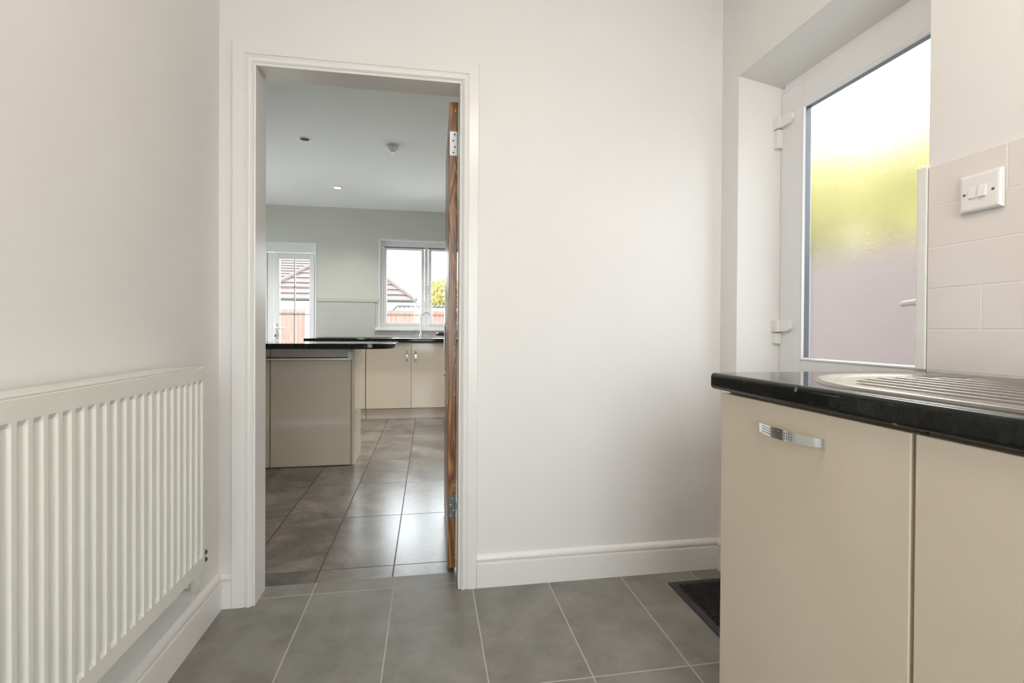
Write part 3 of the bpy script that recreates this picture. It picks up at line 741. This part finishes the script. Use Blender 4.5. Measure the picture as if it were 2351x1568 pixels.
# ------------------------------------------------------------------ far run: worktop, cabinets, sink, tap
fw = thing('worktop', (0.3, 5.98, 0.887), 'black laminate worktop along the far kitchen wall', 'worktop')
q = MB()
pr = [(y, z) for (y, z) in nose_profile(5.665, KB, 0.884, 0.922)]
q.prism(pr, 'x', -1.345, -0.36); q.prism(nose_profile(5.665, 5.79, 0.884, 0.922), 'x', -0.36, 0.10); q.box(-0.36, 0.10, 6.17, KB, 0.884, 0.922); q.prism(pr, 'x', 0.10, 1.44)
q.build('slab', 'worktop', fw, smooth=True)
def far_cab(x0, label, w=1.0):
    t = thing('base_cabinet', (x0+w/2, 6.0, 0), label, 'cabinet', 'cream cabinets along the far wall')
    c = MB(); c.box(x0, x0+0.018, 5.742, KB-0.01, 0.125, 0.883); c.box(x0+w-0.018, x0+w, 5.742, KB-0.01, 0.125, 0.883); c.box(x0+0.018, x0+w-0.018, 5.742, KB-0.01, 0.125, 0.143); c.box(x0+0.018, x0+w-0.018, 5.742, 5.76, 0.86, 0.883)
    c.build('carcass', 'carcass', t)
    B(x0, x0+w, 5.78, 5.796, 0.0, 0.115).build('plinth', 'cream', t)
    n = 2 if w > 0.7 else 1; dw = w/n
    for i in range(n):
        a = x0+i*dw
        d = B(a+0.0015, a+dw-0.0015, 5.720, 5.740, 0.128, 0.868, bev=0.0015).build('door', 'cream', t)
        hx = a+dw-0.045 if i == 0 else a+0.052
        bow_handle(d, (hx, 5.720, 0.655), (hx, 5.720, 0.785), (0, -1, 0), 0.018, dots=False)
    return t
far_cab(-0.695, 'cream double-door cabinet under the far sink')
far_cab(-1.345, 'cream single-door cabinet left of the far sink, behind the breakfast bar', 0.645)
far_cab(0.310, 'cream double-door cabinet right of the far sink, behind the wooden door')
hb = B(-1.22, -0.66, 5.74, 6.24, 0.922, 0.927, bev=0.001)
tag(hb.build('hob', 'black', smooth=False), 'flat black glass hob on the far worktop below the tiling', 'hob')
fs = thing('sink', (-0.1, 5.97, 0.922), 'stainless steel sink in the far worktop under the kitchen window', 'sink')
bm = bmesh.new()
def rg_(x0, x1, y0, y1, r, z): return [bm.verts.new((x, y, z)) for x, y in rr_outline(x0, x1, y0, y1, r, 6)]
R_ = [rg_(-0.42, 0.50, 5.735, 6.215, .05, .9222), rg_(-0.415, 0.495, 5.74, 6.21, .05, .926), rg_(-0.34, 0.08, 5.80, 6.16, .05, .925), rg_(-0.335, 0.075, 5.805, 6.155, .05, .79), rg_(-0.30, 0.04, 5.84, 6.12, .04, .775)]
for a, b in zip(R_, R_[1:]):
    for i in range(len(a)): bm.faces.new((a[i], a[(i+1) % len(a)], b[(i+1) % len(a)], b[i]))
bm.faces.new(R_[-1]); bmesh.ops.recalc_face_normals(bm, faces=bm.faces)
mb = MB(); mb.merge(bm); mb.build('basin', 'satin', fs, smooth=True)
ft = thing('tap', (-0.097, 6.185, 0.926), 'chrome swan-neck tap with two levers on the far sink', 'tap')
tx, ty = -0.097, 6.185
pts = [(tx, ty, 0.95), (tx, ty, 1.13)]
for a in range(180, 5, -15):
    an = math.radians(a); pts.append((tx+0.066+0.066*math.cos(an), ty-0.05*(180-a)/180, 1.165+0.068*math.sin(an)))
pts += [(tx+0.138, ty-0.05, 1.115)]
MB().lathe([(.026, 0), (.026, .008), (.019, .014), (.017, .05), (.012, .06)], (tx, ty, 0.926), 20).build('body', 'chrome', ft, smooth=True)
MB().tube(pts, 0.0085, 12).build('spout', 'chrome', ft, smooth=True)
for sg in (-1, 1):
    MB().tube([(tx, ty, 0.958), (tx+sg*0.045, ty-0.004, 0.962), (tx+sg*0.072, ty-0.006, 0.964)], [.009, .009, .010], 10).tube([(tx+sg*0.064, ty-0.006, 0.962), (tx+sg*0.066, ty-0.006, 1.005)], [.006, .005], 8).build('lever', 'chrome', ft, smooth=True)

# ------------------------------------------------------------------ kitchen ceiling fittings
def downlight(x, y, lit, label):
    t = thing('downlight', (x, y, KC), label, 'downlight', 'recessed kitchen ceiling spotlights')
    bm = bmesh.new(); R_ = []
    for r, z in ((.050, 0.0), (.049, -.003), (.042, -.005), (.037, -.003), (.036, .0)):
        R_.append([bm.verts.new((x+r*math.cos(2*PI*k/32), y+r*math.sin(2*PI*k/32), KC+z)) for k in range(32)])
    for a, b in zip(R_, R_[1:]):
        for k in range(32): bm.faces.new((a[k], a[(k+1) % 32], b[(k+1) % 32], b[k]))
    bmesh.ops.recalc_face_normals(bm, faces=bm.faces); mb = MB(); mb.merge(bm); mb.build('bezel', 'satin' if lit else 'plastic', t, smooth=True)
    MB().lathe([(.036, -.0022), (.036, -.0005)], (x, y, KC), 24).build('lens', 'spot' if lit else 'darkgap', t)
    if lit:
        l = bpy.data.lights.new('downlight_beam', 'SPOT'); l.energy = 50; l.spot_size = math.radians(130); l.spot_blend = 0.8; l.shadow_soft_size = 0.03; l.color = (1.0, 0.95, 0.86)
        lo = bpy.data.objects.new('downlight_beam', l); C.objects.link(lo); lo.parent = t; lo.location = (0, 0, -0.012)
def lit_extra(x, y, label): downlight(x, y, True, label)  # unseen spotlights added to brighten the kitchen
downlight(-0.965, 4.085, False, 'unlit recessed spotlight nearer the doorway, with a dark lens')
downlight(-0.953, 5.423, True, 'lit recessed spotlight farther away, near the kitchen window wall')
lit_extra(0.55, 5.423, 'added lit spotlight near the right kitchen wall by the window, out of view')
lit_extra(-2.45, 5.423, 'added lit spotlight in the left back part of the kitchen, out of view')
lit_extra(-2.45, 4.085, 'added unseen lit spotlight above the hidden end of the breakfast bar')
lit_extra(0.55, 4.085, 'added unseen lit spotlight near the right kitchen wall by the wooden door')
sd = thing('smoke_alarm', (-0.297, 4.109, KC), 'small round white smoke alarm on the kitchen ceiling', 'smoke alarm')
MB().lathe([(.050, 0), (.050, -.010), (.045, -.012)], (-0.297, 4.109, KC), 32)  .build('base', 'satin', sd, smooth=True)
MB().lathe([(.052, -.013), (.052, -.026), (.040, -.036), (.024, -.044), (.018, -.052), (.016, -.056), (.002, -.057)], (-0.297, 4.109, KC), 32).build('dome', 'plastic', sd, smooth=True)

# ------------------------------------------------------------------ outside
st('ground', B(-30, 30, 6.56, 60, -0.25, -0.15).box(-30, -3.42, -20, 6.56, -0.25, -0.15).box(1.56, 30, -20, 6.56, -0.25, -0.15).box(-3.42, 1.56, -20, YB-0.25, -0.25, -0.15), 'soil', 'pale paving and ground outside', 'ground')
# garden fence behind the kitchen
FY = 14.0
fn = thing('fence', (-3.2, FY, -0.15), 'red-brown boarded garden fence with pale posts behind the kitchen', 'fence')
posts = [-8.9, -7.05, -5.2, -3.22, -1.37, 0.48, 2.33]
for p0, p1 in zip(posts, posts[1:]):
    x0, x1 = p0+0.055, p1-0.055; b = MB(); x = x0
    while x < x1-0.01:
        e = min(x+0.12, x1); b.box(x+0.002, e-0.002, FY, FY+0.018, -0.15, 1.47); x = e
    b = b.build('panel', 'fence', fn)
    B(x0, x1, FY-0.012, FY+0.03, 1.46, 1.56).build('top_rail', 'fence', b); B(x0, x1, FY-0.025, FY-0.002, 1.425, 1.445).build('batten', 'bark', b)
for x in posts: B(x-0.05, x+0.05, FY-0.06, FY+0.04, -0.15, 1.52, bev=0.005).build('post', 'render', fn)
# neighbour bungalow
hs = thing('bungalow', (-3.5, 22, -0.15), 'neighbouring white bungalow with a pinkish tiled hipped roof', 'house')
B(-6.2, -0.85, 20.3, 27.0, -0.15, 2.05).box(-14, -6.2, 22.5, 30.0, -0.15, 2.05).build('wall', 'render', hs)
def roof_plane(mb, e0, e1, r0, r1, n):
    """stepped courses from the eave e0-e1 to the ridge r0-r1"""
    e0, e1, r0, r1 = map(Vector, (e0, e1, r0, r1)); bm = bmesh.new()
    nrm = (e1-e0).cross(r0-e0).normalized()
    if nrm.z < 0: nrm = -nrm
    for i in range(n):
        a, b = i/n, (i+1)/n
        p = [e0.lerp(r0, a), e1.lerp(r1, a), e1.lerp(r1, b), e0.lerp(r0, b)]
        lo = nrm*0.05; vs_ = [bm.verts.new(p[0]+lo), bm.verts.new(p[1]+lo), bm.verts.new(p[2]), bm.verts.new(p[3]), bm.verts.new(p[0]-lo*0.4), bm.verts.new(p[1]-lo*0.4)]
        bm.faces.new((vs_[0], vs_[1], vs_[2], vs_[3])); bm.faces.new((vs_[4], vs_[5], vs_[1], vs_[0]))
    mb.merge(bm)
rf = MB()
EZ = 2.17; pk = (-3.86, 23.8, 4.78)
roof_plane(rf, (-6.62, 19.9, EZ), (-0.50, 19.9, EZ), pk, pk, 11)
roof_plane(rf, (-0.50, 19.9, EZ), (-0.50, 28, EZ), pk, (-3.86, 28, 4.78), 11)
roof_plane(rf, (-14.5, 22.0, EZ), (-3.86, 22.0, EZ), (-14.5, 26.6, 4.62), (-3.86, 26.6, 4.62), 15)
rf.build('roof', 'roof', hs)
MB().tube([(-0.50, 19.9, EZ+.04), (pk[0], pk[1], pk[2]+.06)], 0.10, 8).tube([(-6.62, 19.9, EZ+.04), (pk[0], pk[1], pk[2]+.06)], 0.10, 8).build('hip_tile', 'roof', hs, smooth=True)
B(-6.6, -0.52, 19.86, 19.92, EZ-0.16, EZ-0.01).box(-6.6, -0.52, 19.92, 20.3, EZ-0.16, EZ-0.13).build('fascia', 'render', hs)
MB().tube([(-6.6, 19.82, EZ-0.02), (-0.5, 19.82, EZ-0.02)], 0.05, 8).build('gutter', 'corr', hs, smooth=True)
# shed with corrugated roof
sh = thing('shed', (1.6, 17, -0.15), 'white shed with a corrugated roof edge behind the fence', 'shed')
B(-0.82, 4.5, 16.1, 18.5, -0.15, 1.70).build('wall', 'render', sh)
bm = bmesh.new(); a = []; b = []; n = 240
for i in range(n+1):
    x = -0.99 + 5.7*i/n; z = 0.020*math.sin(2*PI*x/0.146)
    a.append(bm.verts.new((x, 15.9, 1.765+z))); b.append(bm.verts.new((x, 18.7, 1.95+z)))
for i in range(n): bm.faces.new((a[i], a[i+1], b[i+1], b[i]))
mb = MB(); mb.merge(bm); o = mb.build('corrugated_roof', 'corr', sh, smooth=True)
so = o.modifiers.new('thick', 'SOLIDIFY'); so.thickness = 0.02
B(-0.95, 4.6, 15.96, 16.0, 1.58, 1.735).build('fascia', 'render', sh)
MB().tube([(-0.99, 15.95, 1.76), (-1.16, 15.95, 1.60)], 0.02, 6).build('gable_edge', 'corr', sh)

def tree(x, y, z0, h, r, mat, label, n=2600, seed=1, ls=0.12, zmin=0.25):
    rnd = random.Random(seed)
    t = thing('tree', (x, y, z0), label, 'tree')
    tr = MB(); tr.tube([(x, y, z0), (x+0.05, y, z0+h*0.35), (x, y+.05, z0+h*0.7)], [r*0.09, r*0.06, r*0.03], 8)
    for k in range(6):
        a = k*1.05; tr.tube([(x, y, z0+h*(0.25+0.06*k)), (x+math.cos(a)*r*0.5, y+math.sin(a)*r*0.5, z0+h*(0.45+0.06*k))], [r*0.035, r*0.012], 6)
    tr.build('trunk', 'bark', t, smooth=True)
    bm = bmesh.new()
    lumps = [(rnd.uniform(-.55, .55), rnd.uniform(-.55, .55), rnd.uniform(-.5, .55), rnd.uniform(.35, .55)) for _ in range(12)]
    for i in range(n):
        l = lumps[i % 12]; u = Vector((rnd.gauss(0, 1), rnd.gauss(0, 1), rnd.gauss(0, 1))).normalized()*l[3]*rnd.uniform(.55, 1.0)
        c = Vector((x + (l[0]+u.x)*r, y + (l[1]+u.y)*r, z0 + h*(0.5+zmin/2) + (l[2]+u.z)*h*(0.5-zmin/2)))
        nn = Vector((rnd.gauss(0, 1), rnd.gauss(0, 1), rnd.gauss(0, 1))).normalized(); s1 = nn.orthogonal().normalized(); s2 = nn.cross(s1); q = ls*rnd.uniform(.6, 1.3)
        vs_ = [bm.verts.new(c + s1*q), bm.verts.new(c + s2*q*.6), bm.verts.new(c - s1*q), bm.verts.new(c - s2*q*.6)]
        bm.faces.new(vs_)
    mb = MB(); mb.merge(bm); mb.build('foliage', mat, t)
    return t
tree(1.75, 32.0, -0.15, 4.5, 3.1, 'leaf', 'yellow autumn tree beyond the shed in the kitchen window', 24000, 3, 0.075)
tree(1.35, 24.0, -0.15, 3.0, 1.1, 'leafg', 'thin grey-green shrub in front of the yellow tree', 700, 5, 0.07)
# side passage beyond the obscure glass
tag(B(3.9, 4.0, -3, 13.0, -0.15, 1.80).build('boundary_wall', 'brickside'), 'mauve-brown boundary wall blurred behind the obscure glass', 'wall')
tree(6.9, 8.6, -0.15, 5.7, 2.6, 'leaf2', 'yellow-green tree blurred behind the obscure glass', 11000, 11, 0.16, 0.08)
tree(6.9, 3.3, -0.15, 5.2, 2.6, 'leaf2', 'second yellow-green tree beyond the boundary wall, nearer the camera', 11000, 12, 0.16, 0.08)

for o in bpy.data.objects:
    if '_w' in o: del o['_w']
